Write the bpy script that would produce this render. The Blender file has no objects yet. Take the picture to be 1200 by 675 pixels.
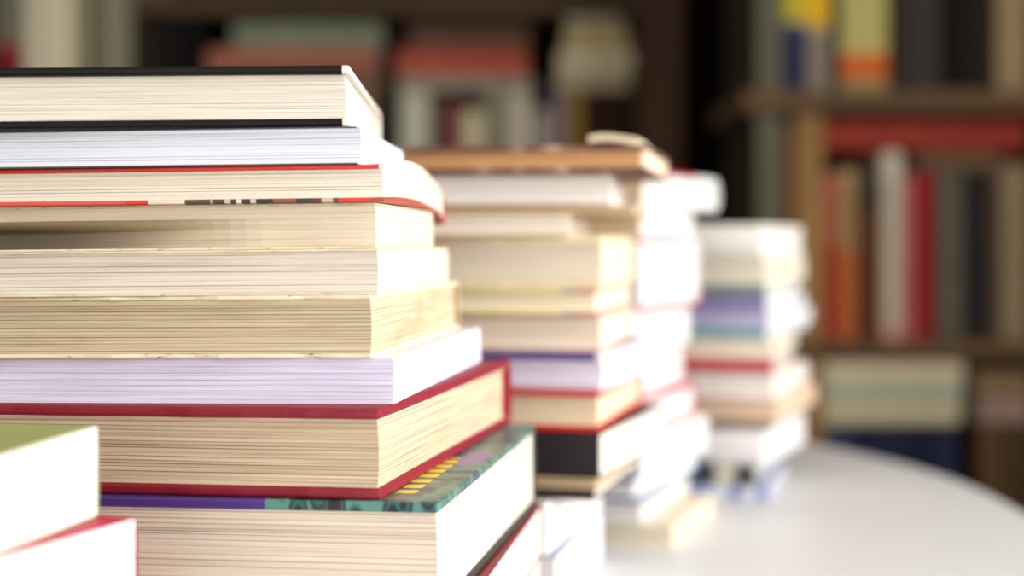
import bpy, math, random
from mathutils import Matrix, Vector
random.seed(7)
C = bpy.context.scene.collection
PI = math.pi

# ------------------------------------------------------------------ camera, light, exposure
F = 1740.0            # focal length in pixels of the 1200 px wide frame
HY = 290.0            # image row of the horizon
CZ = 0.90             # camera height over the floor
TABLE = 0.75
cam = bpy.data.cameras.new('camera'); camo = bpy.data.objects.new('camera', cam); C.objects.link(camo)
camo.location = (0, 0, CZ); camo.rotation_euler = (PI/2, 0, 0)
cam.sensor_fit = 'HORIZONTAL'; cam.sensor_width = 36; cam.lens = 36*F/1200
cam.shift_y = -(337.5-HY)/1200
cam.clip_start = 0.02; cam.clip_end = 50
cam.dof.use_dof = True; cam.dof.focus_distance = 0.418; cam.dof.aperture_fstop = 5.2
bpy.context.scene.camera = camo

vs = bpy.context.scene.view_settings
vs.view_transform = 'Standard'; vs.look = 'None'; vs.gamma = 1; vs.use_curve_mapping = False
vs.exposure = -0.48

w = bpy.data.worlds.new('world'); bpy.context.scene.world = w; w.use_nodes = True
w.node_tree.nodes['Background'].inputs[0].default_value = (0.75, 0.86, 1, 1)
w.node_tree.nodes['Background'].inputs[1].default_value = 1.0

def area(name, loc, rot, sx, sy, power, col):
    l = bpy.data.lights.new(name, 'AREA'); l.shape = 'RECTANGLE'; l.size = sx; l.size_y = sy
    l.energy = power; l.color = col
    o = bpy.data.objects.new(name, l); C.objects.link(o); o.location = loc; o.rotation_euler = rot
    return o
# daylight entering by the window in the right wall, and an added front fill behind the camera
area('window_daylight_right', (1.12, 0.0, 1.28), (0, PI/2, 0), .9, 1.1, 55, (1, 0.985, 0.96))
area('window_daylight_rear', (-0.3, -1.20, 1.45), (PI/2, 0, 0), 1.9, 1.2, 23, (1, 0.975, 0.95))

# ------------------------------------------------------------------ materials
def lin(c):
    return tuple(((v/255)/12.92 if v/255 <= .04045 else (((v/255)+.055)/1.055)**2.4) for v in c) + (1,)
MATS = {}
def nodes_of(name):
    m = bpy.data.materials.new(name); m.use_nodes = True
    nt = m.node_tree; b = nt.nodes['Principled BSDF']
    return m, nt, b
def mapping(nt, scale, rot=(0, 0, 0)):
    tc = nt.nodes.new('ShaderNodeTexCoord'); mp = nt.nodes.new('ShaderNodeMapping')
    mp.inputs['Scale'].default_value = scale; mp.inputs['Rotation'].default_value = rot
    nt.links.new(tc.outputs['Object'], mp.inputs['Vector'])
    return mp
def noise(nt, mp, scale=1, detail=3, rough=.5):
    n = nt.nodes.new('ShaderNodeTexNoise'); n.inputs['Scale'].default_value = scale
    n.inputs['Detail'].default_value = detail; n.inputs['Roughness'].default_value = rough
    nt.links.new(mp.outputs[0], n.inputs['Vector']); return n
def ramp(nt, src, stops):
    r = nt.nodes.new('ShaderNodeValToRGB')
    while len(r.color_ramp.elements) < len(stops): r.color_ramp.elements.new(.5)
    for e, (p, c) in zip(r.color_ramp.elements, stops): e.position = p; e.color = c
    nt.links.new(src, r.inputs[0]); return r
def mixc(nt, fac, a, b, mode='MIX'):
    m = nt.nodes.new('ShaderNodeMix'); m.data_type = 'RGBA'; m.blend_type = mode
    for sock, v in ((m.inputs[0], fac), (m.inputs[6], a), (m.inputs[7], b)):
        if isinstance(v, bpy.types.NodeSocket): nt.links.new(v, sock)
        else: sock.default_value = v
    return m.outputs[2]
def bump(nt, b, src, strength, dist):
    bp = nt.nodes.new('ShaderNodeBump'); bp.inputs['Strength'].default_value = strength
    bp.inputs['Distance'].default_value = dist
    nt.links.new(src, bp.inputs['Height']); nt.links.new(bp.outputs[0], b.inputs['Normal'])

def paper(col, edge=None, dirt=0.0, lines=1.0):
    """page edges: fine layered lines along the leaves, some age stains"""
    key = ('paper', col, edge, dirt, lines)
    if key in MATS: return MATS[key]
    m, nt, b = nodes_of('page_edges')
    edge = edge or tuple(int(v*.86) for v in col)
    n1 = noise(nt, mapping(nt, (9, 9, 1500)), 1, 2, .6)
    r1 = ramp(nt, n1.outputs[0], [(.33, (0, 0, 0, 1)), (.62, (1, 1, 1, 1))])
    c = mixc(nt, r1.outputs[0], lin(edge), lin(col))
    n2 = noise(nt, mapping(nt, (22, 22, 120)), 1, 4, .6)
    r2 = ramp(nt, n2.outputs[0], [(.50, (0, 0, 0, 1)), (.72, (1, 1, 1, 1))])
    mm = nt.nodes.new('ShaderNodeMath'); mm.operation = 'MULTIPLY'; mm.inputs[1].default_value = dirt
    nt.links.new(r2.outputs[0], mm.inputs[0])
    c = mixc(nt, mm.outputs[0], c, lin(tuple(int(v*f) for v, f in zip(col, (.74, .66, .52)))))
    nt.links.new(c, b.inputs['Base Color'])
    b.inputs['Roughness'].default_value = .85; b.inputs['Specular IOR Level'].default_value = .2
    bump(nt, b, n1.outputs[0], .5*lines, .0006)
    MATS[key] = m; return m
def plain(col, rough=.5, var=.12, scale=60, bmp=.1, spec=.4):
    key = ('plain', col, rough, var, scale, bmp, spec)
    if key in MATS: return MATS[key]
    m, nt, b = nodes_of('cover_surface')
    n = noise(nt, mapping(nt, (scale,)*3), 1, 4, .6)
    c = mixc(nt, n.outputs[0], lin(tuple(v*(1-var) for v in col)), lin(tuple(min(255, v*(1+var)) for v in col)))
    nt.links.new(c, b.inputs['Base Color']); b.inputs['Roughness'].default_value = rough
    b.inputs['Specular IOR Level'].default_value = spec
    bump(nt, b, n.outputs[0], bmp, .0005)
    MATS[key] = m; return m
def cloth(col):
    key = ('cloth', col)
    if key in MATS: return MATS[key]
    m, nt, b = nodes_of('book_cloth')
    n = noise(nt, mapping(nt, (1500,)*3), 1, 2, .5)
    n2 = noise(nt, mapping(nt, (40,)*3), 1, 3, .5)
    c = mixc(nt, n.outputs[0], lin(tuple(v*.78 for v in col)), lin(tuple(min(255, v*1.16) for v in col)))
    c = mixc(nt, n2.outputs[0], c, lin(col))
    nt.links.new(c, b.inputs['Base Color']); b.inputs['Roughness'].default_value = .55
    bump(nt, b, n.outputs[0], .5, .0003)
    MATS[key] = m; return m
def worn(col, spot, lo=.56, hi=.66, scale=(160, 160, 400), rough=.7):
    key = ('worn', col, spot, lo, scale)
    if key in MATS: return MATS[key]
    m, nt, b = nodes_of('worn_cover')
    n = noise(nt, mapping(nt, scale), 1, 4, .65)
    r = ramp(nt, n.outputs[0], [(lo, lin(col)), (hi, lin(spot))])
    nt.links.new(r.outputs[0], b.inputs['Base Color']); b.inputs['Roughness'].default_value = rough
    bump(nt, b, n.outputs[0], .3, .0005)
    MATS[key] = m; return m
def xbands(stops, rough=.45, axis=0, scale=-5.0, noisy=None):
    """a printed cover whose colours change along one axis of the book; stops in metres"""
    m, nt, b = nodes_of('printed_cover')
    tc = nt.nodes.new('ShaderNodeTexCoord'); sx = nt.nodes.new('ShaderNodeSeparateXYZ')
    nt.links.new(tc.outputs['Object'], sx.inputs[0])
    mm = nt.nodes.new('ShaderNodeMath'); mm.operation = 'MULTIPLY'; mm.inputs[1].default_value = scale
    nt.links.new(sx.outputs[axis], mm.inputs[0])
    r = ramp(nt, mm.outputs[0], [(abs(scale)*p, lin(c)) for p, c in stops]); r.color_ramp.interpolation = 'CONSTANT'
    nt.links.new(r.outputs[0], b.inputs['Base Color']); b.inputs['Roughness'].default_value = rough
    if axis == 2: b.inputs['Specular IOR Level'].default_value = .08
    return m
def masked(base, zones):
    """copy of a cover material with printed / worn zones given by coordinate ranges (metres) in the book's own frame"""
    m = base.copy(); nt = m.node_tree; b = nt.nodes['Principled BSDF']
    tc = nt.nodes.new('ShaderNodeTexCoord'); sx = nt.nodes.new('ShaderNodeSeparateXYZ'); nt.links.new(tc.outputs['Object'], sx.inputs[0])
    l = b.inputs['Base Color'].links
    c = l[0].from_socket if l else tuple(b.inputs['Base Color'].default_value)
    def mt(op, a, bb):
        q = nt.nodes.new('ShaderNodeMath'); q.operation = op
        for s_, v in ((q.inputs[0], a), (q.inputs[1], bb)):
            if isinstance(v, bpy.types.NodeSocket): nt.links.new(v, s_)
            else: s_.default_value = v
        return q.outputs[0]
    for rng, col in zones:
        f = None
        for ax, (lo, hi) in rng.items():
            o = sx.outputs['xyz'.index(ax)]
            for g in ([mt('GREATER_THAN', o, lo)] if lo is not None else [])+([mt('LESS_THAN', o, hi)] if hi is not None else []):
                f = g if f is None else mt('MULTIPLY', f, g)
        c = mixc(nt, f, c, lin(col))
    nt.links.new(c, b.inputs['Base Color'])
    return m
def wood(col, dark, scale=(3, 60, 60), rough=.8):
    m, nt, b = nodes_of('wood')
    n = noise(nt, mapping(nt, scale), 1, 5, .6)
    r = ramp(nt, n.outputs[0], [(.3, lin(dark)), (.7, lin(col))])
    nt.links.new(r.outputs[0], b.inputs['Base Color']); b.inputs['Roughness'].default_value = rough
    bump(nt, b, n.outputs[0], .15, .001)
    return m

# ------------------------------------------------------------------ mesh helpers
def mesh_obj(name, verts, faces, mat, parent=None, smooth=False, bevel=0, seg=2):
    me = bpy.data.meshes.new(name); me.from_pydata(verts, [], faces); me.update()
    if smooth:
        for p in me.polygons: p.use_smooth = True
    o = bpy.data.objects.new(name, me); C.objects.link(o); me.materials.append(mat)
    if parent: o.parent = parent
    if bevel:
        md = o.modifiers.new('bevel', 'BEVEL'); md.width = bevel; md.segments = seg; md.limit_method = 'ANGLE'
        md.angle_limit = math.radians(40)
    return o
def box_data(x0, x1, y0, y1, z0, z1, off=0):
    v = [(x, y, z) for z in (z0, z1) for y in (y0, y1) for x in (x0, x1)]
    f = [(0, 2, 3, 1), (4, 5, 7, 6), (0, 1, 5, 4), (2, 6, 7, 3), (0, 4, 6, 2), (1, 3, 7, 5)]
    return v, [tuple(i+off for i in q) for q in f]
def box(name, x0, x1, y0, y1, z0, z1, mat, parent=None, bevel=0.001):
    v, f = box_data(x0, x1, y0, y1, z0, z1)
    return mesh_obj(name, v, f, mat, parent, bevel=bevel)
def boxes(name, lst, mat, parent=None, bevel=0):
    V = []; Fc = []
    for b in lst:
        v, f = box_data(*b, off=len(V)); V += v; Fc += f
    return mesh_obj(name, V, Fc, mat, parent, bevel=bevel)
def thing(name, label, cat, loc=(0, 0, 0), rotz=0, group=None):
    o = bpy.data.objects.new(name, None); C.objects.link(o); o.location = loc; o.rotation_euler = (0, 0, rotz)
    o.empty_display_size = .05
    o['label'] = label; o['category'] = cat
    if group: o['group'] = group
    return o
def structure(o): o['kind'] = 'structure'; return o
def sstep(a, b, t):
    if a > b: return 1-sstep(b, a, t)
    t = max(0, min(1, (t-a)/(b-a))); return t*t*(3-2*t)

# ------------------------------------------------------------------ the book builder
# local frame: the corner nearest the camera is the origin; the fore edge (ends of the leaves) lies along -x
# at y=0, the head of the book at x=0 runs back along +y to the spine at y=W; z goes up.
def make_book(root, L, W, T, cover, page, ct=.0022, over=.003, bulge=.004, warp=None, fore=None,
              clump=.0011, gap=.00035, coarse=False, taper=0, spine_mat=None, seed=0, headband=None, concave=.0015,
              dent=0, flip=False):
    rnd = random.Random(seed)
    def W_(x, y, z):
        if taper: z = z*(1-taper*min(1, -x/L))
        if warp: z = z+warp(x, y, z)
        if flip: y = W-y
        return (x, y, z)
    nx = 4 if coarse else 28
    ny = 4 if coarse else 16
    # --- cover: a folded sheet (bottom board, spine, top board)
    path = []     # (y, z, ny, nz) centre line with outward normal
    h = ct/2
    for i in range(ny+1):
        y = (W-.002)*i/ny; path.append((y, h, 0, -1))
    na = 4 if coarse else 12
    Hh = T/2-h
    for i in range(1, na):
        a = PI*i/na
        # rounded spine: squashed superellipse
        cy, cz = abs(math.sin(a))**.55, -math.copysign(abs(math.cos(a))**.8, math.cos(a))
        path.append((W-.002+(bulge+.002)*cy*1.0-h*cy, T/2+Hh*cz, math.sin(a), -math.cos(a)))
    for i in range(ny, -1, -1):
        y = (W-.002)*i/ny; path.append((y, T-h, 0, 1))
    V = []; Fc = []
    n = len(path)
    def wear(x):   # tiny waviness along the length
        return dent*(math.sin(x*170+seed)+.6*math.sin(x*410+2*seed))
    for k in range(nx+1):
        x = -L*(k/nx)**(1 if coarse else 1.6)
        for sgn in (1, -1):
            for (y, z, a, b_) in path:
                yy = y+a*h*sgn
                if y == 0 and dent: yy += wear(x)
                V.append(W_(x, yy, z+b_*h*sgn))
    st = 2*n
    for k in range(nx):
        for i in range(n-1):
            o0 = k*st+i; o1 = o0+st
            Fc.append((o0, o0+1, o1+1, o1))
            q0 = k*st+n+i; q1 = q0+st
            Fc.append((q0, q1, q1+1, q0+1))
        for i in (0, n-1):
            a0 = k*st+i; b0 = k*st+n+i
            Fc.append((a0, a0+st, b0+st, b0) if i == 0 else (a0, b0, b0+st, a0+st))
    for k in (0, nx):
        for i in range(n-1):
            a0 = k*st+i; b0 = k*st+n+i
            Fc.append((a0, b0, b0+1, a0+1) if k == 0 else (a0, a0+1, b0+1, b0))
    if flip: Fc = [q[::-1] for q in Fc]
    c = mesh_obj('cover', V, Fc, cover, root, smooth=False, bevel=0 if coarse else min(.0009, ct*.35))
    # --- page block with clumps of leaves standing a little in or out
    z0, z1 = ct+.00005, T-ct-.00005
    rows = []
    z = z0
    if coarse: rows = [(z0, 0), (z1, 0)]
    else:
        while z < z1-.0002:
            t = clump*rnd.uniform(.55, 1.5); e = min(z+t, z1)
            o = rnd.uniform(-.00012, .00016)
            rows.append((z, o)); rows.append((max(z+.00005, e-.00018), o+rnd.uniform(-.00005, .00005)))
            g = gap*rnd.choice((.25, .5, .7, 1, 1.6))
            if e < z1-.0006: rows.append((e-.00012, g)); rows.append((e-.00004, g))
            z = e
        rows.append((z1, 0))
    nf = 3 if coarse else 40
    nh = 3 if coarse else 14
    yb = W-ct-.0008+(bulge*.5)
    V = []; Fc = []
    for (z, o) in rows:
        u = (z-z0)/max(1e-6, (z1-z0))
        ph = rnd.uniform(0, 6.28); am = 0 if coarse else rnd.uniform(0, .00012)
        ring = []
        cc = concave*4*u*(1-u)
        xr = -over-o*.3; xl = -L+over+o; yf = over+o+cc
        for i in range(nf+1):                       # fore edge from head corner to left
            t = (i/nf)**(1 if coarse else 1.6); x = xr+(xl-xr)*t
            y = yf+am*math.sin(x*90+ph)
            if fore: y += fore(x, u)
            ring.append((x, y))
        for i in range(1, nh+1): ring.append((xl, yf+(yb-yf)*i/nh))
        for i in range(1, nf+1): ring.append((xl+(xr-xl)*(1-(1-i/nf)**(1 if coarse else 1.6)), yb))
        for i in range(1, nh): ring.append((xr+am*math.sin(i+ph), yb+(yf-yb)*i/nh))
        for (x, y) in ring: V.append(W_(x, y, z))
    m = len(ring)
    for r in range(len(rows)-1):
        for i in range(m):
            j = (i+1) % m
            Fc.append((r*m+j, r*m+i, (r+1)*m+i, (r+1)*m+j))
    # caps: strips joining fore and back edges
    for base, flip_cap in ((0, False), ((len(rows)-1)*m, True)):
        f = tuple(range(base, base+m))
        # strip: fore i <-> back
        fr = list(range(base, base+nf+1)); bk = [base+nf+nh+nf-i for i in range(nf+1)]
        if warp:
            zc = rows[0][0] if not flip_cap else rows[-1][0]
            prev = fr
            for j in range(1, nh+1):
                if j == nh: cur = bk
                else:
                    cur = []
                    for i in range(nf+1):
                        x = xr+(xl-xr)*(i/nf)**1.6; cur.append(len(V)); V.append(W_(x, over+(yb-over)*j/nh, zc))
                for i in range(nf):
                    q = (prev[i], prev[i+1], cur[i+1], cur[i]); Fc.append(q[::-1] if flip_cap else q)
                prev = cur
            continue
        for i in range(nf):
            q = (fr[i], fr[i+1], bk[i+1], bk[i])
            Fc.append(q if not flip_cap else q[::-1])
    if flip: Fc = [q[::-1] for q in Fc]
    mesh_obj('page_block', V, Fc, page, root)
    if headband:
        boxes('headband', [(-over-.0012, -over+.0006, W-ct-.006, W-ct-.001, ct*1.2, T-ct*1.2)], headband, root)
    return c

def X(px, d): return (px-600)/F*d
def Zat(py, d): return CZ+(HY-py)/F*d
def solve_dir(xc, dc, xe, W):
    """direction of the head edge: from pixel column xc at depth dc to column xe, W long"""
    lo, hi = dc+.2*W, dc+W
    cx = X(xc, dc)
    for _ in range(60):
        mid = (lo+hi)/2
        if math.hypot(X(xe, mid)-cx, mid-dc) > W: hi = mid
        else: lo = mid
    ex = X(xe, lo)-cx; ey = lo-dc
    return -math.atan2(ex, ey)

def build_pile(spec, zbase, group, tilt=0, pivot=None):
    """spec from top to bottom: dict(xc, dc, xe, y, W, L, ...)"""
    zt = [Zat(s['y'], s['dc']) for s in spec]+[zbase]
    out = []
    for i, s in enumerate(spec):
        T = zt[i]-zt[i+1]
        ang = solve_dir(s['xc'], s['dc'], s['xe'], s['W'])
        root = thing(s.get('name', 'book'), s['label'], 'book', (X(s['xc'], s['dc']), s['dc'], zt[i+1]), ang, group)
        kw = {k: v for k, v in s.items() if k not in ('xc', 'dc', 'xe', 'y', 'W', 'L', 'label', 'cover', 'page', 'name', 'flat')}
        make_book(root, s['L'], s['W'], T-.00004, s['cover'], s['page'], seed=i+len(group), **kw)
        if tilt and not s.get('flat'):
            p = Vector(pivot)
            M = Matrix.Translation(p) @ Matrix.Rotation(-tilt, 4, 'Y') @ Matrix.Translation(-p)
            bpy.context.view_layer.update()
            root.matrix_world = M @ (Matrix.Translation(root.location) @ Matrix.Rotation(ang, 4, 'Z'))
        out.append((root, T))
    return out

# ------------------------------------------------------------------ the room
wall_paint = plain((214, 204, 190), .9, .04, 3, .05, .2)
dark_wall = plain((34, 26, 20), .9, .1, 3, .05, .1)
m_floor = wood((120, 84, 56), (70, 46, 30), (3, 40, 40))
structure(box('floor', -2.3, 1.3, -1.4, 3.1, -.1, 0, m_floor))
structure(box('ceiling', -2.3, 1.3, -1.4, 3.1, 2.7, 2.8, wall_paint))
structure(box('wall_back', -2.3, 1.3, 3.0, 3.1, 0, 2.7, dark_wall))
structure(box('wall_left', -2.4, -2.3, -1.4, 3.1, 0, 2.7, wall_paint))
structure(boxes('wall_right', [(1.2, 1.3, -1.3, -.65, 0, 2.7), (1.2, 1.3, .65, 3.0, 0, 2.7),
                               (1.2, 1.3, -.65, .65, 0, .80), (1.2, 1.3, -.65, .65, 1.80, 2.7)], wall_paint))
structure(boxes('wall_front', [(-2.3, -1.4, -1.4, -1.3, 0, 2.7), (.8, 1.3, -1.4, -1.3, 0, 2.7),
                               (-1.4, .8, -1.4, -1.3, 0, .75), (-1.4, .8, -1.4, -1.3, 2.2, 2.7)], wall_paint))
white_paint = plain((236, 234, 228), .4, .02, 10, .02)
gm, gnt, gb = nodes_of('window_glass')
gb.inputs['Transmission Weight'].default_value = 1; gb.inputs['Roughness'].default_value = 0; gb.inputs['IOR'].default_value = 1.45
def window(n, rects, pane):
    r = bpy.data.objects.new('window_%d' % n, None); C.objects.link(r); r['kind'] = 'structure'
    boxes('window_frame', rects, white_paint, r, .002)
    box('window_pane', *pane, gm, r, 0)
window(1, [(1.19, 1.31, -.65, -.59, .80, 1.80), (1.19, 1.31, .59, .65, .80, 1.80), (1.19, 1.31, -.59, .59, .80, .86),
           (1.19, 1.31, -.59, .59, 1.74, 1.80), (1.22, 1.28, -.025, .025, .86, 1.74)], (1.245, 1.25, -.59, .59, .86, 1.74))
window(2, [(-1.4, -1.34, -1.41, -1.29, .75, 2.2), (.74, .8, -1.41, -1.29, .75, 2.2), (-1.34, .74, -1.41, -1.29, .75, .81),
           (-1.34, .74, -1.41, -1.29, 2.14, 2.2), (-.33, -.27, -1.38, -1.32, .81, 2.14)], (-1.34, .74, -1.35, -1.345, .81, 2.14))  # unseen second window, added to go with the front fill

# ------------------------------------------------------------------ the table: wide pale top rounded at the far end
tab = thing('table', 'large white table with a rounded top carrying all the piles of books', 'table', (-.21, .8, 0))
h = CZ-TABLE
cx, cy, R = 0, .8925-.8, .504
def outline(r, n=160):
    pts = []
    for i in range(n):
        a = 2*PI*i/n; s, c_ = math.sin(a), math.cos(a)
        x = r*c_; y = r*s if s >= 0 else (r+.42)*s
        pts.append((cx+x, cy+y))
    return pts
m_top, nt, b = nodes_of('table_top_paint')
n1 = noise(nt, mapping(nt, (14, 14, 14)), 1, 4, .6)
cc = mixc(nt, n1.outputs[0], lin((220, 221, 221)), lin((230, 231, 232)))
nt.links.new(cc, b.inputs['Base Color']); b.inputs['Roughness'].default_value = .38; b.inputs['Specular IOR Level'].default_value = .35
V = []; Fc = []; n = 160
prof = [(R-.004, TABLE), (R, TABLE-.004), (R, TABLE-.022), (R-.006, TABLE-.028)]
for r, z in prof:
    V += [(x, y, z) for x, y in outline(r)]
for k in range(3):
    for i in range(n):
        j = (i+1) % n; Fc.append((k*n+i, (k+1)*n+i, (k+1)*n+j, k*n+j))
Fc.append(tuple(range(n))); Fc.append(tuple(range(3*n, 4*n))[::-1])
mesh_obj('table_top', V, Fc, m_top, tab)
def cyl(name, x, y, z0, z1, r0, r1, mat, parent, n=28):
    V = [(x+r*math.cos(2*PI*i/n), y+r*math.sin(2*PI*i/n), z) for r, z in ((r0, z0), (r1, z1)) for i in range(n)]
    Fc = [(i, (i+1) % n, n+(i+1) % n, n+i) for i in range(n)]+[tuple(range(n))[::-1], tuple(range(n, 2*n))]
    return mesh_obj(name, V, Fc, mat, parent)
for lx, ly in ((-.3, .32), (.3, .32), (-.3, -.5), (.3, -.5)):
    cyl('leg', lx, ly, 0, TABLE-.028, .018, .027, m_top, tab)

# ------------------------------------------------------------------ front pile, in focus
cream = (238, 226, 205)
blackc = plain((17, 15, 14), .5, .1, 80, .1, .2)
red_hc = cloth((136, 12, 38))
P = dict
def warp3(x, y, z):      # curled head end, drooping towards the spine
    e = sstep(-.0045, 0, x)
    return e*.0042*(.3+.7*min(1, max(0, z/.0085)))*math.sin(PI*min(1, y/.135))-.0040*sstep(.136, .16, y)
def fore4(x, u):         # leaves of the lower part pushed back towards the left end
    s_ = sstep(-.03, -.15, x); return (.055*s_)*(1-sstep(.60-.04*s_, .72-.04*s_, u))+.003*sstep(0, -.03, x)*(1-u)
m3 = xbands([(0, (214, 52, 34)), (.0120, (96, 60, 54)), (.0135, (200, 180, 164)), (.0165, (110, 44, 44)), (.019, (60, 50, 48)),
             (.024, (150, 80, 70)), (.030, (54, 44, 44)), (.0350, (210, 190, 180)), (.0365, (66, 46, 46)), (.0385, (226, 210, 200)),
             (.0400, (70, 50, 48)), (.0420, (200, 180, 166)), (.0432, (70, 50, 48)), (.0465, (180, 160, 140)), (.0475, (84, 64, 56)), (.0545, (236, 214, 196)), (.0648, (224, 48, 26)),
             (.0706, (216, 84, 68))], scale=-5)
# bottom book print: teal/black pattern near the head, violet further left; yellow lettering-like dashes on the top face
def print9():
    m, nt, b = nodes_of('printed_cover')
    tc = nt.nodes.new('ShaderNodeTexCoord'); sx = nt.nodes.new('ShaderNodeSeparateXYZ'); nt.links.new(tc.outputs['Object'], sx.inputs[0])
    vor = nt.nodes.new('ShaderNodeTexVoronoi'); vor.inputs['Scale'].default_value = 1
    nt.links.new(mapping(nt, (190, 150, 60)).outputs[0], vor.inputs['Vector'])
    r = ramp(nt, vor.outputs['Distance'], [(0, lin((12, 18, 26))), (.36, lin((18, 28, 34))), (.44, lin((40, 100, 96))), (.54, lin((20, 36, 46))), (.68, lin((84, 138, 126)))])
    n = noise(nt, mapping(nt, (60, 60, 60)), 1, 4, .6)
    r2 = ramp(nt, n.outputs[0], [(.42, lin((86, 124, 110))), (.5, lin((128, 152, 128))), (.57, lin((70, 100, 110)))])
    def m2(op, a, bb):
        q = nt.nodes.new('ShaderNodeMath'); q.operation = op
        for s, v in ((q.inputs[0], a), (q.inputs[1], bb)):
            if isinstance(v, bpy.types.NodeSocket): nt.links.new(v, s)
            else: s.default_value = v
        return q.outputs[0]
    def between(s, a, bb): return m2('MULTIPLY', m2('GREATER_THAN', s, a), m2('LESS_THAN', s, bb))
    sxo, syo = sx.outputs[0], sx.outputs[1]
    c = mixc(nt, m2('GREATER_THAN', syo, .003), r.outputs[0], mixc(nt, .35, r2.outputs[0], r.outputs[0]))
    # violet zone on the left
    c = mixc(nt, m2('LESS_THAN', sxo, -.047), c, lin((72, 50, 124)))
    # yellow dashes
    dash = m2('GREATER_THAN', m2('FRACT', m2('MULTIPLY', syo, 105.0), 0), .38)
    yel = m2('MULTIPLY', dash, m2('MULTIPLY', between(sxo, -.0150, -.0095), between(syo, .014, .082)))
    c = mixc(nt, yel, c, lin((250, 220, 60)))
    # lilac oval
    dx = m2('DIVIDE', m2('ADD', sxo, .0060), .0042); dy = m2('DIVIDE', m2('SUBTRACT', syo, .082), .018)
    ov = m2('LESS_THAN', m2('ADD', m2('MULTIPLY', dx, dx), m2('MULTIPLY', dy, dy)), 1.0)
    c = mixc(nt, ov, c, lin((134, 118, 160)))
    nt.links.new(c, b.inputs['Base Color']); b.inputs['Roughness'].default_value = .35
    return m
white_p = (240, 238, 244)
lilac_p = (228, 224, 242)
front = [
 P(xc=418, dc=.402, xe=452, y=75, W=.135, L=.215, cover=masked(blackc, [({'x': (-.0022, None)}, (226, 222, 210))]), page=paper((225, 217, 205), (219, 210, 197), 0, .3), clump=.0007, gap=.00012, ct=.0024, over=.0016,  # black boards painted pale at the head end to look overexposed
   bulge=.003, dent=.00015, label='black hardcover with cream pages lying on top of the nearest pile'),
 P(xc=430, dc=.400, xe=478, y=147, W=.105, L=.21, cover=masked(plain((70, 78, 72), .5), [({'x': (-.0012, None)}, (236, 236, 236))]), page=paper((224, 225, 236), (214, 215, 226), 0, .4), clump=.0009, gap=.00015, ct=.0004, over=.0002,  # near-white head edge: blown-out side light put into the cover colour
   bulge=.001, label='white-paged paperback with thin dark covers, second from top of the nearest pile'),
 P(xc=457, dc=.400, xe=526, y=191.5, W=.160, L=.23, cover=masked(m3, [({'z': (.006, None)}, (214, 44, 30)), ({'z': (.006, None), 'x': (-.0016, None)}, (240, 228, 208)), ({'x': (-.004, None), 'z': (None, .006)}, (176, 70, 52))]), page=paper((238, 230, 214), (220, 208, 190)), ct=.0012, over=.0008,  # upper head edge painted pale, as if the red were blown out
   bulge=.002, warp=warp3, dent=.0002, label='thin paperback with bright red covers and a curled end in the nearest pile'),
 P(xc=446, dc=.402, xe=512, y=236, W=.125, L=.22, cover=worn((226, 214, 188), (196, 178, 146)), page=paper((230, 216, 194), (214, 198, 172)),
   ct=.0007, over=.0003, bulge=.0005, fore=fore4, dent=.0003, clump=.002, gap=.0001, label='buff paperback with hollowed, shaded pages right under the bright red one'),
 P(xc=448, dc=.400, xe=529, y=290.5, W=.140, L=.22, cover=worn((230, 216, 184), (120, 100, 80), .62, .72), page=paper((228, 219, 206), (208, 196, 178), .2),
   ct=.0006, over=.0002, bulge=.001, dent=.0003, clump=.0011, gap=.0003, label='cream paperback with coarse page lines lying on the yellowed worn one'),
 P(xc=440, dc=.399, xe=541, y=344.5, W=.150, L=.22, cover=worn((232, 220, 192), (130, 96, 60), .6, .7), page=paper((212, 196, 168), (184, 164, 132), .4),
   ct=.0012, over=.0004, bulge=.0012, dent=.0005, clump=.0009, gap=.00045, headband=plain((140, 108, 60), .7), label='old yellowed book with brown-spotted pages and frayed cream cover'),
 P(xc=465, dc=.400, xe=566, y=418.5, W=.150, L=.22, cover=plain((238, 236, 240), .5, .02), page=paper(lilac_p, (214, 209, 230), 0, .5),
   ct=.0004, over=.0001, bulge=.0005, clump=.0006, gap=.0002, concave=.0004, label='clean lilac-white paperback lying on the thick crimson hardcover'),
 P(xc=449, dc=.390, xe=600, y=478, W=.172, L=.235, cover=red_hc, page=paper((221, 202, 175), (180, 155, 125), .2),
   ct=.0030, over=.0012, bulge=.004, dent=.0003, clump=.0010, gap=.0006, headband=plain((150, 30, 40), .7),
   label='thick crimson cloth hardcover with yellowed pages, nearest pile'),
 P(xc=516, dc=.386, xe=629, y=589, W=.172, L=.235, cover=masked(print9(), [({'z': (None, .020)}, (46, 60, 54)), ({'y': (.168, None)}, (44, 62, 56))]), page=paper((231, 218, 201), (212, 196, 175)),
   ct=.0028, over=.0008, bulge=.0012, clump=.0012, gap=.0005, label='thick book with teal and violet printed cover under the crimson hardcover'),
 P(xc=532, dc=.386, xe=636, y=727, W=.178, L=.235, cover=plain((128, 26, 40), .4), page=paper((242, 238, 230)),
   ct=.0014, over=.0003, bulge=.001, label='white-paged book with thin dark red cover, lowest visible of the nearest pile'),
 P(xc=530, dc=.386, xe=632, y=815, W=.175, L=.235, cover=plain((200, 196, 188), .5), page=paper((238, 232, 220)), flat=True, taper=.085,
   ct=.0012, over=.0003, label='pale grey book at the very bottom of the nearest pile'),
]
zF = build_pile(front, TABLE, 'books of the nearest sharp pile', tilt=.0105, pivot=(-.02, .40, TABLE+.03))

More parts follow.
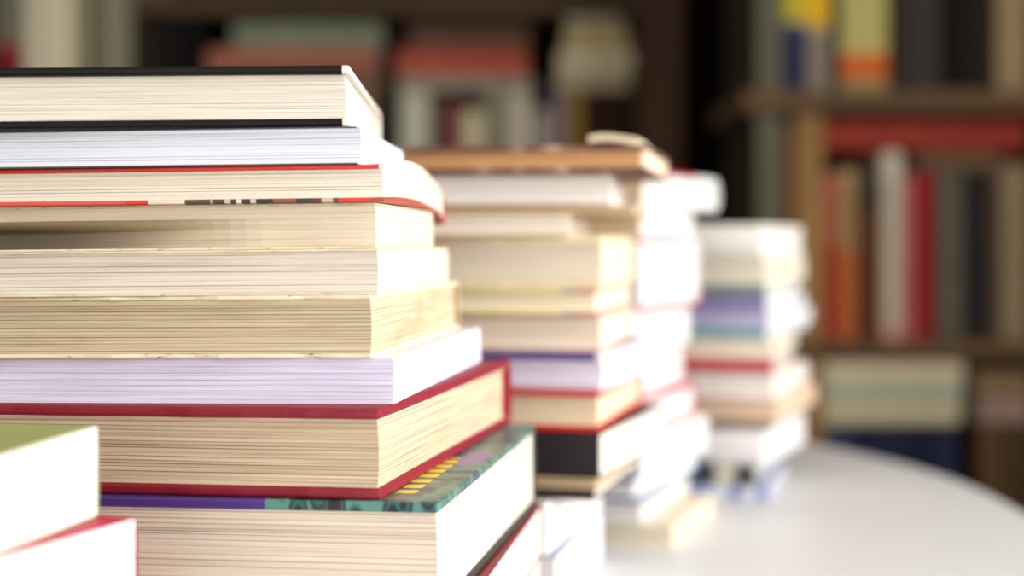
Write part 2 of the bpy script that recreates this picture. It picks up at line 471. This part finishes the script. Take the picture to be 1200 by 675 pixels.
# ------------------------------------------------------------------ blurred pile at the lower left edge
near = [
 ('green-covered book with a white page edge at the lower left corner', 118, .352, 505, .150, plain((150, 158, 92), .5, .06), (238, 237, 236), .0004),
 ('pink-red covered book under the green one at the lower left corner', 163, .352, 604, .155, plain((176, 26, 60), .5, .06), (238, 237, 236), .0004),
 ('white book hidden low under the pink-red one at the lower left', 160, .352, 790, .155, plain((230, 228, 224), .5, .03), (238, 237, 236), .0004)]
zt = [Zat(s[3], s[2]) for s in near]+[TABLE]
def curl(x, y, z): return .0017*sstep(.07, .150, y)*min(1, z/.018)
for i, (lab, px, d, y, W, cov, pg, ct) in enumerate(near):
    ang = -.19 if i == 0 else -.354
    fx, fy = X(px, d), d
    nx_, ny_ = fx-W*math.sin(-ang), fy-W*math.cos(ang)
    r = thing('book', lab, 'book', (nx_, ny_, zt[i+1]), ang, 'books of the blurred pile at the lower left')
    make_book(r, .16, W-.0005, zt[i]-zt[i+1]-.0001, cov, paper(pg), ct=ct, over=.0001, bulge=0, concave=.001,
              warp=curl if i == 0 else None, seed=i+40)

# ------------------------------------------------------------------ second pile
bw = plain((236, 232, 226), .5, .03)
second = [
 P(xc=757, dc=.600, xe=783, y=169, W=.105, L=.20, cover=worn((104, 62, 54), (190, 160, 138), .5, .64, (70, 70, 70)), page=masked(paper((202, 158, 112), (188, 142, 96)), [({'x': (-.0025, None)}, (238, 220, 192))]),  # tan pages paled at the head: bright side light painted in
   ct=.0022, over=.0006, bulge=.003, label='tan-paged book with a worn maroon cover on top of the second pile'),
 P(xc=716, dc=.612, xe=731, y=203, W=.105, L=.17, cover=plain((200, 184, 158), .6), page=paper((238, 232, 226), (228, 220, 212)), ct=.0012, over=.0005,
   bulge=.003, label='slim white-paged book right under the tan-paged top one'),
 P(xc=742, dc=.612, xe=760, y=241, W=.10, L=.19, cover=plain((190, 162, 124), .6), page=paper((226, 204, 170)), ct=.0008, over=.0004,
   label='narrow buff book sticking out to the right in the second pile'),
 P(xc=668, dc=.612, xe=690, y=250, W=.10, L=.16, cover=plain((216, 196, 164), .6), page=paper((236, 224, 208), (226, 212, 194)), ct=.0007, over=.0004,
   label='short beige book set back to the left in the second pile'),
 P(xc=705, dc=.612, xe=742, y=276, W=.115, L=.19, cover=plain((232, 212, 178), .6), page=paper((230, 218, 198), (220, 206, 184)), ct=.0035, over=.0004,
   label='thick beige book with a cream cover edge, middle of the second pile'),
 P(xc=698, dc=.610, xe=738, y=340, W=.115, L=.19, cover=xbands([(0, (196, 120, 120)), (.008, (150, 160, 160)), (.014, (230, 216, 150)), (.04, (220, 210, 120)), (.055, (176, 176, 150)), (.07, (230, 216, 160))]),
   page=paper((244, 232, 202), (238, 224, 190)), ct=.0012, over=.0004, label='pale yellow paperback with a multicoloured cover edge in the second pile'),
 P(xc=704, dc=.612, xe=742, y=369, W=.115, L=.19, cover=plain((216, 180, 160), .6), page=paper((238, 224, 204), (226, 206, 186)), ct=.0016, over=.0004,
   label='cream-paged book with a pinkish cover lying on the violet one'),
 P(xc=706, dc=.606, xe=770, y=415, W=.120, L=.19, cover=masked(plain((78, 60, 140), .4, .06), [({'z': (None, .006)}, (226, 220, 236)), ({'x': (-.003, None)}, (232, 228, 238))]), page=paper((234, 228, 242), (224, 216, 236)), ct=.0030, over=.0004,  # lower board is white; whitish head edge paints overexposure over the violet
   label='violet-covered book with lilac-white pages in the second pile'),
 P(xc=702, dc=.604, xe=752, y=459, W=.112, L=.19, cover=plain((196, 42, 40), .5, .06), page=paper((232, 214, 184), (222, 200, 168)), ct=.0026, over=.0010,
   label='red-covered book with beige pages lying on the black one'),
 P(xc=703, dc=.604, xe=778, y=507, W=.118, L=.19, cover=plain((42, 36, 40), .5, .1), page=paper((246, 240, 226)), ct=.0012, over=.0002, flip=True, bulge=.001,
   label='black-spined book with a pale right end face, low in the second pile'),
 P(xc=699, dc=.604, xe=758, y=562, W=.118, L=.19, cover=plain((206, 180, 146), .6), page=paper((214, 190, 156)), ct=.0008, over=.0003,
   label='thin beige booklet directly under the black-spined book in the second pile'),
 P(xc=697, dc=.604, xe=752, y=574, W=.118, L=.19, cover=plain((50, 40, 38), .5), page=paper((230, 220, 200)), ct=.0010, over=.0003, flip=True, bulge=.0005,
   label='thin dark brown spined booklet over the white paperback in the second pile'),
 P(xc=640, dc=.60, xe=704, y=590, W=.110, L=.13, cover=plain((236, 232, 228), .5, .03), page=paper((244, 240, 236), (236, 230, 228)), ct=.0008, over=.0004,
   label='white paperback jutting out low in the second pile'),
 P(xc=652, dc=.60, xe=706, y=652, W=.112, L=.14, cover=plain((120, 130, 180), .5, .03), page=paper((246, 244, 242), (240, 236, 236)), ct=.0008, over=.0004,
   label='white-paged book with bluish cover at the foot of the second pile'),
]
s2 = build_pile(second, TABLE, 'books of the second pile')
# lifted cover corner and a bluish label on the top book of the second pile
r0, T0 = s2[0]
def strip(name, x0, x1, y0, y1, prof, th, mat, parent):
    V = []; n = len(prof)
    for yy in (y0, y1):
        for (t, z) in prof: V.append((x0+(x1-x0)*t, yy, z))
        for (t, z) in prof: V.append((x0+(x1-x0)*t, yy, z+th))
    Fc = []
    for i in range(n-1):
        Fc += [(i, i+1, 2*n+i+1, 2*n+i), (n+i, 3*n+i, 3*n+i+1, n+i+1), (i, n+i, n+i+1, i+1), (2*n+i, 2*n+i+1, 3*n+i+1, 3*n+i)]
    Fc += [(0, 2*n, 3*n, n), (n-1, 2*n-1, 4*n-1, 3*n-1)]
    return mesh_obj(name, V, Fc, mat, parent, smooth=False)
strip('lifted_flap', -.024, -.004, .004, .05, [(t/8, T0+.0030+.0022*math.sin(PI*min(1, (t/8)*.85+.15))*(1-t/14)) for t in range(9)], -.0028, plain((240, 216, 184), .6), r0)
strip('cover_label', -.012, -.001, .03, .09, [(0, T0), (1, T0)], .0004, plain((150, 170, 184), .5), r0)

# ------------------------------------------------------------------ third pile, half hidden behind the second
pk = (214, 70, 100)
third = [
 P(xc=752, dc=.752, xe=838, y=198, W=.120, L=.15, cover=masked(plain((206, 44, 66), .5, .05), [({'z': (None, .014)}, (236, 232, 230)), ({'y': (.085, None)}, (222, 224, 222))]),
   page=masked(paper((236, 234, 232)), [({'y': (None, .004)}, (232, 208, 170))]), ct=.0016, over=.0004, bulge=.009, label='white-paged book with a red top cover crowning the third pile'),
 P(xc=750, dc=.752, xe=812, y=242, W=.108, L=.15, cover=plain((236, 232, 228), .5, .05), page=masked(paper((236, 234, 232)), [({'y': (None, .004)}, (232, 208, 170))]), ct=.0010, over=.0004, bulge=.002,
   label='all-white book second from top of the third pile'),
 P(xc=749, dc=.752, xe=819, y=279, W=.110, L=.16, cover=masked(plain((196, 30, 62), .5, .05), [({'y': (.09, None), 'z': (.004, None)}, (236, 206, 208))]), page=paper((238, 237, 236)), ct=.0022, over=.0006, bulge=.002,  # spine side paled to pink, painting in the blown-out red
   label='thick white-paged book with crimson covers in the third pile'),
 P(xc=742, dc=.750, xe=808, y=366, W=.105, L=.15, cover=plain((170, 190, 190), .5, .05), page=paper((238, 237, 236)), ct=.0010, over=.0004,
   label='white-paged book with a pale blue-grey cover in the third pile'),
 P(xc=748, dc=.750, xe=800, y=417, W=.105, L=.15, cover=plain((226, 130, 140), .5, .05), page=paper((238, 237, 236)), ct=.0016, over=.0004,
   label='white-paged book with rose cover in the third pile'),
 P(xc=744, dc=.750, xe=813, y=470, W=.108, L=.15, cover=plain((188, 28, 52), .5, .05), page=paper((238, 237, 236)), ct=.0020, over=.0006, bulge=.003,
   label='white-paged book with a crimson spine, lower half of the third pile'),
 P(xc=752, dc=.750, xe=828, y=513, W=.112, L=.15, cover=plain((240, 236, 230), .5, .03), page=paper((238, 237, 236)), ct=.0012, over=.0004,
   label='all-white book jutting right in the third pile'),
 P(xc=744, dc=.750, xe=816, y=560, W=.112, L=.15, cover=plain((36, 88, 160), .4, .05), page=paper((240, 238, 236), (220, 216, 214)), ct=.0022, over=.0008,
   label='white-paged book with a blue cover, low in the third pile'),
 P(xc=752, dc=.742, xe=806, y=592, W=.108, L=.15, cover=plain((214, 210, 204), .5, .03), page=paper((240, 236, 230), (216, 210, 202)), ct=.0012, over=.0004,
   label='grey-white book near the foot of the third pile'),
 P(xc=788, dc=.738, xe=836, y=617, W=.10, L=.10, cover=plain((232, 218, 192), .5, .03), page=paper((238, 226, 202)), ct=.0012, over=.0004,
   label='small cream book jutting out at the foot of the third pile'),
]
build_pile(third, TABLE, 'books of the third pile')

# ------------------------------------------------------------------ fourth pile, at the far side of the table
ow = plain((236, 234, 222), .6, .03)
fourth = [
 P(xc=893, dc=.885, xe=940, y=263, W=.12, L=.15, cover=plain((238, 236, 228), .6, .03), page=paper((240, 238, 228)), ct=.0010, over=.0003, flip=True, bulge=.003,
   label='off-white book with a rounded spine on top of the farthest pile'),
 P(xc=896, dc=.885, xe=942, y=300, W=.12, L=.15, cover=plain((226, 220, 200), .6, .03), page=paper((232, 226, 206)), ct=.0010, over=.0003,
   label='cream book second from top of the farthest pile'),
 P(xc=898, dc=.885, xe=936, y=334, W=.12, L=.14, cover=plain((112, 124, 120), .6, .05), page=paper((244, 242, 236)), ct=.0006, over=.0002, flip=True, bulge=.001,
   label='thin grey-green spined booklet in the farthest pile'),
 P(xc=898, dc=.885, xe=944, y=347, W=.12, L=.14, cover=plain((134, 130, 174), .6, .05), page=paper((238, 237, 236)), ct=.0008, over=.0002, flip=True, bulge=.001,
   label='lavender-spined book with white page ends in the farthest pile'),
 P(xc=900, dc=.885, xe=952, y=367, W=.12, L=.14, cover=plain((186, 184, 212), .6, .03), page=paper((238, 237, 236)), ct=.0008, over=.0002, flip=True, bulge=.001,
   label='pale lilac-spined book over the teal one in the farthest pile'),
 P(xc=898, dc=.885, xe=946, y=386, W=.12, L=.14, cover=plain((112, 168, 180), .6, .05), page=paper((244, 244, 240)), ct=.0008, over=.0002, flip=True, bulge=.001,
   label='thin teal-spined booklet in the farthest pile'),
 P(xc=904, dc=.885, xe=932, y=397, W=.115, L=.13, cover=plain((230, 214, 190), .6, .03), page=paper((238, 226, 206)), ct=.0010, over=.0002,
   label='cream book lying on the bright red one in the farthest pile'),
 P(xc=906, dc=.885, xe=928, y=422, W=.115, L=.13, cover=plain((172, 14, 44), .5, .06), page=paper((236, 226, 216)), ct=.0010, over=.0002, flip=True, bulge=.001,
   label='thin bright red-spined book in the farthest pile'),
 P(xc=906, dc=.880, xe=946, y=439, W=.12, L=.15, cover=plain((238, 234, 226), .6, .03), page=paper((242, 236, 226)), ct=.0012, over=.0004,
   label='white book right under the bright red one in the farthest pile'),
 P(xc=910, dc=.880, xe=955, y=468, W=.12, L=.15, cover=worn((214, 180, 152), (236, 216, 196), .5, .6, (30, 30, 30)), page=paper((234, 206, 178)), ct=.0014, over=.0004,
   label='pinkish tan book in the lower part of the farthest pile'),
 P(xc=902, dc=.880, xe=924, y=495, W=.115, L=.13, cover=plain((84, 74, 62), .6), page=paper((150, 140, 124)), ct=.0008, over=.0004,
   label='thin dark brown booklet over a white book in the farthest pile'),
 P(xc=896, dc=.880, xe=944, y=505, W=.12, L=.14, cover=plain((236, 232, 232), .5, .03), page=paper((242, 240, 240)), ct=.0014, over=.0004, flip=True, bulge=.003,
   label='plump white book with a rounded spine low in the farthest pile'),
 P(xc=886, dc=.880, xe=912, y=547, W=.11, L=.12, cover=xbands([(0, (52, 50, 50)), (.002, (52, 50, 50)), (.012, (196, 190, 170)), (.024, (48, 48, 50))]), page=paper((220, 220, 214)), ct=.0010, over=.0002, flip=True, bulge=.001,
   label='dark-spined book with a pale patch near the foot of the farthest pile'),
 P(xc=900, dc=.880, xe=920, y=570, W=.11, L=.13, cover=xbands([(0, (120, 134, 190)), (.006, (206, 208, 222)), (.016, (104, 118, 180)), (.022, (214, 214, 224)), (.034, (150, 160, 204))]),
   page=paper((232, 230, 234)), ct=.0008, over=.0002, flip=True, bulge=.001, label='blue and white spined book at the foot of the farthest pile'),
]
build_pile(fourth, TABLE, 'books of the farthest pile')

# ------------------------------------------------------------------ bookcases behind
oak = wood((160, 122, 68), (124, 92, 48), (30, 30, 3))
shelf_wood = wood((112, 82, 50), (80, 58, 34), (3, 40, 40))
olive = plain((98, 97, 80), .85, .08, 8, .05, .08)
dark_wood = wood((52, 36, 20), (32, 21, 12), (30, 30, 3))
def shelf_book(root, w, h, d, cover, page, coarse=True):
    """upright book: spine faces the front (-y); origin at the lower left front corner. w thickness, h height, d depth"""
    ct = .0022
    n = 7; V = []; Fc = []
    # u-shaped cover extruded in z
    out = [(w, d)]+[(w-(w/2)*(1-math.cos(PI*i/n)), .004-.004*math.sin(PI*i/n)) for i in range(n+1)]+[(0, d)]
    inn = [(w-ct, d)]+[(w-ct, .006)]+[((w-ct)-(w-2*ct)*(i/(n-1)), .006) for i in range(1, n)]+[(ct, .006)]+[(ct, d)]
    inn = inn[:len(out)] if len(inn) >= len(out) else inn
    m = min(len(out), len(inn)); out = out[:1]+out[1:m-1]+[out[-1]]; inn = inn[:1]+inn[1:m-1]+[inn[-1]]
    for z in (0, h):
        V += [(x, y, z) for x, y in out]; V += [(x, y, z) for x, y in inn]
    S = 2*m
    for i in range(m-1):
        Fc.append((i, i+1, S+i+1, S+i)); Fc.append((m+i, S+m+i, S+m+i+1, m+i+1))
        Fc.append((i, m+i, m+i+1, i+1)); Fc.append((S+i, S+i+1, S+m+i+1, S+m+i))
    for i in (0, m-1):
        Fc.append((i, S+i, S+m+i, m+i) if i == 0 else (i, m+i, S+m+i, S+i))
    mesh_obj('cover', V, Fc, cover, root)
    box('page_block', ct+.0003, w-ct-.0003, .0063, d-.003, .003, h-.003, page, root, 0)
pale_pg = paper((206, 196, 176))
BY = 1.85
def bx(px, Y=BY): return X(px, Y)
def bz(py, Y=BY): return Zat(py, Y)
def upright(px0, px1, ytop, ybot, cover, label, Y=BY, d=.15, lean=0, group='books standing on the right bookcase', setback=.012, z=None, h=None):
    x0, x1 = bx(px0, Y), bx(px1, Y); z0 = bz(ybot, Y) if z is None else z
    hh = (bz(ytop, Y)-z0) if h is None else h
    r = thing('book', label, 'book', (x0, Y+setback, z0+.0004), 0, group)
    if lean: r.rotation_euler = (0, lean, 0)
    shelf_book(r, x1-x0-.0008, hh-.0008, d, cover, pale_pg)
    return r
def lying(px0, px1, ytop, ybot, cover, label, Y=BY, d=.15, group='books lying on the right bookcase', setback=.012, page=None, flip=True, z0=None, z1=None):
    x0, x1 = bx(px0, Y), bx(px1, Y); a = bz(ybot, Y) if z0 is None else z0; b_ = bz(ytop, Y) if z1 is None else z1
    r = thing('book', label, 'book', (x1-.0004, Y+setback, a+.0004), 0, group)
    make_book(r, x1-x0-.0008, d, b_-a-.0008, cover, page or pale_pg, ct=.0022, over=.002, bulge=.003, coarse=True, flip=flip)
    return r
sp = lambda c: plain(tuple(max(5, (v-.02*(sum(c)/3-v))*(.82+.36*sum(c)/765)) for v in c), .85, .10, 18, .05, .08)

# right bookcase
rc = thing('bookcase', 'wooden bookcase with olive side panel and full shelves at the right', 'bookcase', (bx(888), BY, 0))
ox = bx(888)
def rel(lst): return [(a-ox, b_-ox, c-BY, d-BY, e, f) for a, b_, c, d, e, f in lst]
xr_end = bx(888)+.86
zA, zB = bz(107), bz(399)
TH = .026
boxes('side_panel', rel([(bx(888), bx(917), BY+.006, BY+.30, 0, 1.85)]), dark_wood, rc, .001)
boxes('edge_strip', rel([(bx(888), bx(917), BY+.003, BY+.006, 0, 1.85)]), olive, rc)
boxes('side_panel', rel([(xr_end-.03, xr_end, BY+.003, BY+.30, 0, 1.85)]), olive, rc, .001)
boxes('divider', rel([(bx(931), bx(965), BY+.001, BY+.29, zB-.30, zA-TH)]), oak, rc, .001)
boxes('shelf_board', rel([(bx(870), xr_end, BY-.012, BY+.29, zA-TH, zA)]), shelf_wood, rc, .001)
boxes('shelf_board', rel([(bx(918), xr_end, BY-.012, BY+.29, zB-.020, zB)]), shelf_wood, rc, .001)
zC = zB-.33
boxes('shelf_board', rel([(bx(917), xr_end-.03, BY, BY+.29, zC-.024, zC)]), shelf_wood, rc, .001)
boxes('shelf_board', rel([(bx(917), xr_end-.03, BY, BY+.29, .10, .124)]), shelf_wood, rc, .001)
boxes('top_board', rel([(bx(880), xr_end+.01, BY-.01, BY+.30, 1.85, 1.875)]), shelf_wood, rc, .001)
boxes('back_panel', rel([(bx(888), xr_end, BY+.292, BY+.30, 0, 1.85)]), dark_wood, rc)

gU = 'books standing on the upper right shelf'
navy_y = plain((52, 62, 100), .5, .06)
def zbands(stops, name='printed_spine'):
    dk = lambda c: tuple(max(4, v*(.82+.36*sum(c)/765)) for v in c)
    return xbands([(p, dk(c)) for p, c in stops], .85, 2, 2.5)
ybk = zbands([(0, (150, 128, 84)), (.012, (170, 150, 96)), (.018, (206, 92, 36)), (.040, (214, 110, 44)), (.046, (176, 168, 104)), (.20, (190, 180, 110))])
nbk = zbands([(0, (50, 56, 88)), (.075, (60, 78, 120)), (.087, (196, 178, 60)), (.2, (220, 186, 50))])
wbk = zbands([(0, (138, 126, 112)), (.070, (150, 138, 120)), (.082, (226, 178, 40)), (.2, (230, 190, 60))])
upright(921, 947, -110, 107, nbk, 'navy book with yellow upper spine beside the olive panel, upper right shelf', group=gU)
upright(948, 975, -100, 107, wbk, 'greyish-beige book with yellow upper spine on the upper right shelf', group=gU)
upright(976, 987, -90, 107, sp((46, 60, 66)), 'slim dark teal book on the upper right shelf', group=gU)
upright(988, 1044, -120, 107, ybk, 'wide khaki-yellow book with an orange band on the upper right shelf', group=gU)
upright(1045, 1063, -80, 107, sp((66, 50, 46)), 'dark brown book beside the wide khaki-yellow one, upper right shelf', group=gU)
upright(1064, 1108, -100, 107, sp((64, 62, 60)), 'wide charcoal grey book on the upper right shelf', group=gU)
upright(1110, 1132, -100, 107, sp((30, 28, 26)), 'narrow black book between charcoal and blackish-brown ones, upper right shelf', group=gU)
upright(1133, 1170, -90, 107, sp((42, 38, 34)), 'wide blackish-brown book on the upper right shelf', group=gU)
upright(1172, 1212, -100, 107, sp((152, 130, 100)), 'tan book at the right end of the upper right shelf', group=gU)
# narrow bay
upright(918.6, 930, 150, 399, sp((130, 84, 66)), 'slim reddish-brown book squeezed between olive panel and oak divider', z=zB)
gM = 'books standing on the middle right shelf'
ora = zbands([(0, (186, 106, 56)), (.075, (186, 106, 56)), (.11, (160, 130, 88)), (.2, (172, 148, 108))])
rdk = zbands([(0, (168, 46, 46)), (.09, (168, 50, 50)), (.12, (178, 92, 80)), (.2, (186, 110, 96))])
gr_r = zbands([(0, (190, 150, 130)), (.02, (176, 168, 150)), (.2, (190, 182, 164))])
upright(966.5, 984, 204, 399, rdk, 'red book with paler top right beside the oak divider', z=zB, group=gM)
upright(985, 1008, 198, 399, ora, 'tan book with an orange lower half on the middle right shelf', z=zB, group=gM)
upright(1009, 1021, 238, 399, sp((72, 44, 46)), 'slim dark maroon book on the middle right shelf', z=zB, group=gM)
upright(1022, 1036, 246, 399, sp((122, 78, 50)), 'short rust-brown book on the middle right shelf', z=zB, group=gM)
upright(1037, 1061, 177, 399, gr_r, 'tall pale grey book beneath the flat red one, middle right shelf', z=zB, group=gM)
upright(1062, 1075, 205, 399, sp((186, 110, 104)), 'slim rose book on the middle right shelf', z=zB, group=gM)
upright(1076, 1099, 200, 399, sp((150, 34, 38)), 'deep red book left of the dark ones, middle right shelf', z=zB, group=gM)
upright(1100, 1134, 201, 399, sp((98, 92, 80)), 'grey-olive book under the flat tan one, middle right shelf', z=zB, group=gM)
upright(1135, 1159, 201, 399, sp((42, 42, 42)), 'black book on the middle right shelf', z=zB, group=gM)
upright(1160, 1176, 201, 399, sp((80, 66, 56)), 'dark taupe book on the middle right shelf', z=zB, group=gM)
upright(1177, 1212, 192, 399, sp((140, 122, 96)), 'tan book at the right end of the middle right shelf', z=zB, group=gM)
lying(1084, 1175, 177.5, 200.6, sp((112, 92, 70)), 'tan book lying flat on top of the dark ones, middle right shelf')
lying(967, 1206, 140, 176.6, plain((146, 58, 48), .85, .08, 18, .05, .05), 'long red book lying flat over the middle right shelf row')
# lower tier
gL = 'books on the lowest right shelf in view'
for k, (a, c_) in enumerate([((938 if False else 968), (66, 74, 100)), (1001, (40, 46, 74)), (1032, (44, 50, 78)), (1064, (36, 42, 66)), (1097, (46, 50, 76))]):
    upright(a, a+31, 500, 0, sp(c_), ['slate blue volume', 'navy volume with a plain spine', 'navy volume in the middle', 'near-black navy volume', 'last navy volume'][k]+
            [' nearest the oak divider, low right shelf', ' second from the oak divider, low right shelf', ' of the row on the low right shelf', ' fourth in the row on the low right shelf', ' at the right of the row, low right shelf'][k], z=zC, h=bz(500)-zC, group=gL)
for k, (a, b_, t, bt, c_, lb) in enumerate([(967, 1128, 474, 499.5, (188, 178, 148), 'pale khaki book lying flat directly on the navy row'),
        (967, 1130, 448, 473.5, (168, 174, 154), 'grey-green book lying flat second above the navy row'),
        (967, 1132, 424, 447.5, (204, 190, 160), 'pale beige book lying flat just under the middle shelf board')]):
    lying(a, b_, t, bt, sp(c_), lb, d=.18)
upright(1150, 1184, 500, 0, sp((96, 74, 50)), 'brown book standing at the right of the low shelf', z=zC, h=bz(500)-zC, group=gL)
upright(1185, 1212, 500, 0, sp((82, 64, 44)), 'darker brown book at the far right of the low shelf', z=zC, h=bz(500)-zC, group=gL)
lying(1150, 1212, 466, 499.5, sp((150, 126, 116)), 'dusty pink book lying on the brown ones, low right shelf')
lying(1148, 1212, 436, 465.5, sp((138, 114, 84)), 'tan book lying on the dusty pink one, low right shelf')

# left bookcase, farther back
LY = 2.30
lx = lambda p: X(p, LY); lz = lambda p: Zat(p, LY)
far_wood = wood((86, 62, 36), (58, 42, 24), (3, 40, 40))
lc = thing('bookcase', 'dark wooden bookcase full of stacked books behind the piles at the left', 'bookcase', (lx(300), LY, 0))
oxl = lx(300)
def rell(lst): return [(a-oxl, b_-oxl, c-LY, d-LY, e, f) for a, b_, c, d, e, f in lst]
zL, zT = lz(186), lz(16)
boxes('shelf_board', rell([(lx(153), lx(747), LY, LY+.28, zT, zT+.026)]), far_wood, lc, .001)
boxes('shelf_board', rell([(lx(-160), lx(747), LY, LY+.28, zL-.026, zL)]), far_wood, lc, .001)
boxes('shelf_board', rell([(lx(-160), lx(747), LY, LY+.28, zL-.37, zL-.344)]), dark_wood, lc, .001)
boxes('shelf_board', rell([(lx(-160), lx(747), LY, LY+.28, zL-.73, zL-.704)]), dark_wood, lc, .001)
boxes('divider', rell([(lx(118), lx(152), LY-.002, LY+.28, 0, 1.75)]), plain((140, 138, 118), .85, .06, 8, .05, .08), lc, .001)
boxes('side_panel', rell([(lx(748), lx(800), LY-.004, LY+.29, 0, 1.75)]), wood((88, 56, 32), (56, 36, 20), (30, 30, 3)), lc, .001)
boxes('side_panel', rell([(lx(-182), lx(-160), LY-.004, LY+.29, 0, 1.75)]), dark_wood, lc, .001)
boxes('top_board', rell([(lx(-190), lx(805), LY-.01, LY+.30, 1.75, 1.775)]), dark_wood, lc, .001)
boxes('back_panel', rell([(lx(-182), lx(800), LY+.29, LY+.298, 0, 1.75)]), dark_wood, lc)
gA = 'books standing in the left bay of the far bookcase'
up = lambda c: tuple(min(235, v*1.16) for v in c)
def upL(a, b_, t, c_, lb, g=gA, z=zL, mat=None, d=.14): return upright(a, b_, t, 186, mat or sp(c_ if sum(c_) < 200 else up(c_)), lb, Y=LY, z=z, group=g, d=d)
rsp = zbands([(0, (130, 40, 50)), (.16, (150, 46, 58)), (.178, (120, 116, 100)), (.2, (118, 116, 100))])
upL(-12, 23, -60, None, 'grey book with a crimson lower spine at the far left of the photo', mat=rsp)
upL(24, 52, -55, (166, 162, 142), 'first pale grey-cream book in the far left bay')
upL(53, 80, -40, (176, 172, 150), 'brightest pale cream book in the far left bay')
upL(81, 98, -50, (140, 136, 114), 'olive-grey book in the far left bay')
upL(99, 117, -30, (98, 92, 66), 'dark olive book beside the pale upright board, far left bay')
gB = 'black books beside the pale upright board'
upL(153.5, 176, 20, (54, 44, 36), 'dark brown book just right of the pale upright board', gB)
upL(177, 204, 20, (34, 30, 28), 'black book right of the dark brown one in the far bookcase', gB)
upL(205, 233, 22, (26, 24, 24), 'deepest black book in the far bookcase', gB)
def lyL(a, b_, t, bt, c_, lb, g='books lying in stacks in the far bookcase', mat=None):
    return lying(a, b_, t, bt-.2, mat or sp(up(c_)), lb, Y=LY, d=.16, group=g, setback=.01)
for a, b_, t, bt, c_, lb in [
    (240, 442, 152, 186, (70, 56, 46), 'dark brown book at the bottom of the left stack in the far bookcase'),
    (242, 440, 118, 152, (92, 80, 66), 'taupe book low in the left stack in the far bookcase'),
    (238, 444, 82, 118, (110, 84, 70), 'brown book in the middle of the left stack in the far bookcase'),
    (242, 442, 56, 82, (146, 92, 78), 'reddish-brown book near the top of the left stack, far bookcase'),
    (272, 446, 26, 56, (108, 116, 98), 'grey-green book topping the left stack in the far bookcase'),
    (466, 624, 88, 106, (132, 124, 110), 'grey book at the bottom of the reddish stack, far bookcase'),
    (463, 618, 58, 88, (150, 76, 62), 'brick red book in the middle of the reddish stack, far bookcase'),
    (478, 620, 28, 58, (88, 66, 54), 'brown book on top of the reddish stack, far bookcase'),
    (652, 738, 84, 106, (152, 142, 118), 'beige book at the bottom of the pale stack, far bookcase'),
    (655, 742, 58, 84, (170, 162, 138), 'pale cream book second in the pale stack, far bookcase'),
    (662, 736, 34, 58, (160, 146, 106), 'yellowish beige book high in the pale stack, far bookcase'),
    (664, 730, 17.5, 34, (142, 136, 112), 'olive-beige book on top of the pale stack, far bookcase')]:
    lyL(a, b_, t, bt, c_, lb)
gC = 'small upright books under the stacks in the far bookcase'
for a, b_, t, c_, lb in [(468, 502, 106.3, (158, 158, 140), 'pale grey-green upright volume under the reddish stack'),
    (503, 518, 118, (84, 80, 70), 'small dark grey book beside the pale grey-green one, far bookcase'),
    (519, 541, 118, (110, 60, 66), 'small plum red book under the reddish stack'),
    (542, 565, 128, (168, 160, 132), 'small cream book under the reddish stack'),
    (566, 596, 106.3, (120, 114, 96), 'khaki grey upright volume under the reddish stack'),
    (597, 622, 106.3, (160, 154, 138), 'pale grey upright volume at the right under the reddish stack'),
    (626, 645, 128, (140, 134, 122), 'small grey book in the gap between the stacks'),
    (646, 664, 106.3, (120, 104, 116), 'small mauve book under the pale stack'),
    (665, 684, 106.3, (138, 112, 50), 'small mustard book under the pale stack'),
    (685, 716, 106.3, (66, 44, 36), 'dark brown book under the pale stack'),
    (717, 745, 106.3, (58, 40, 32), 'darker brown book right under the pale stack')]:
    upL(a, b_, t, c_, lb, gC)
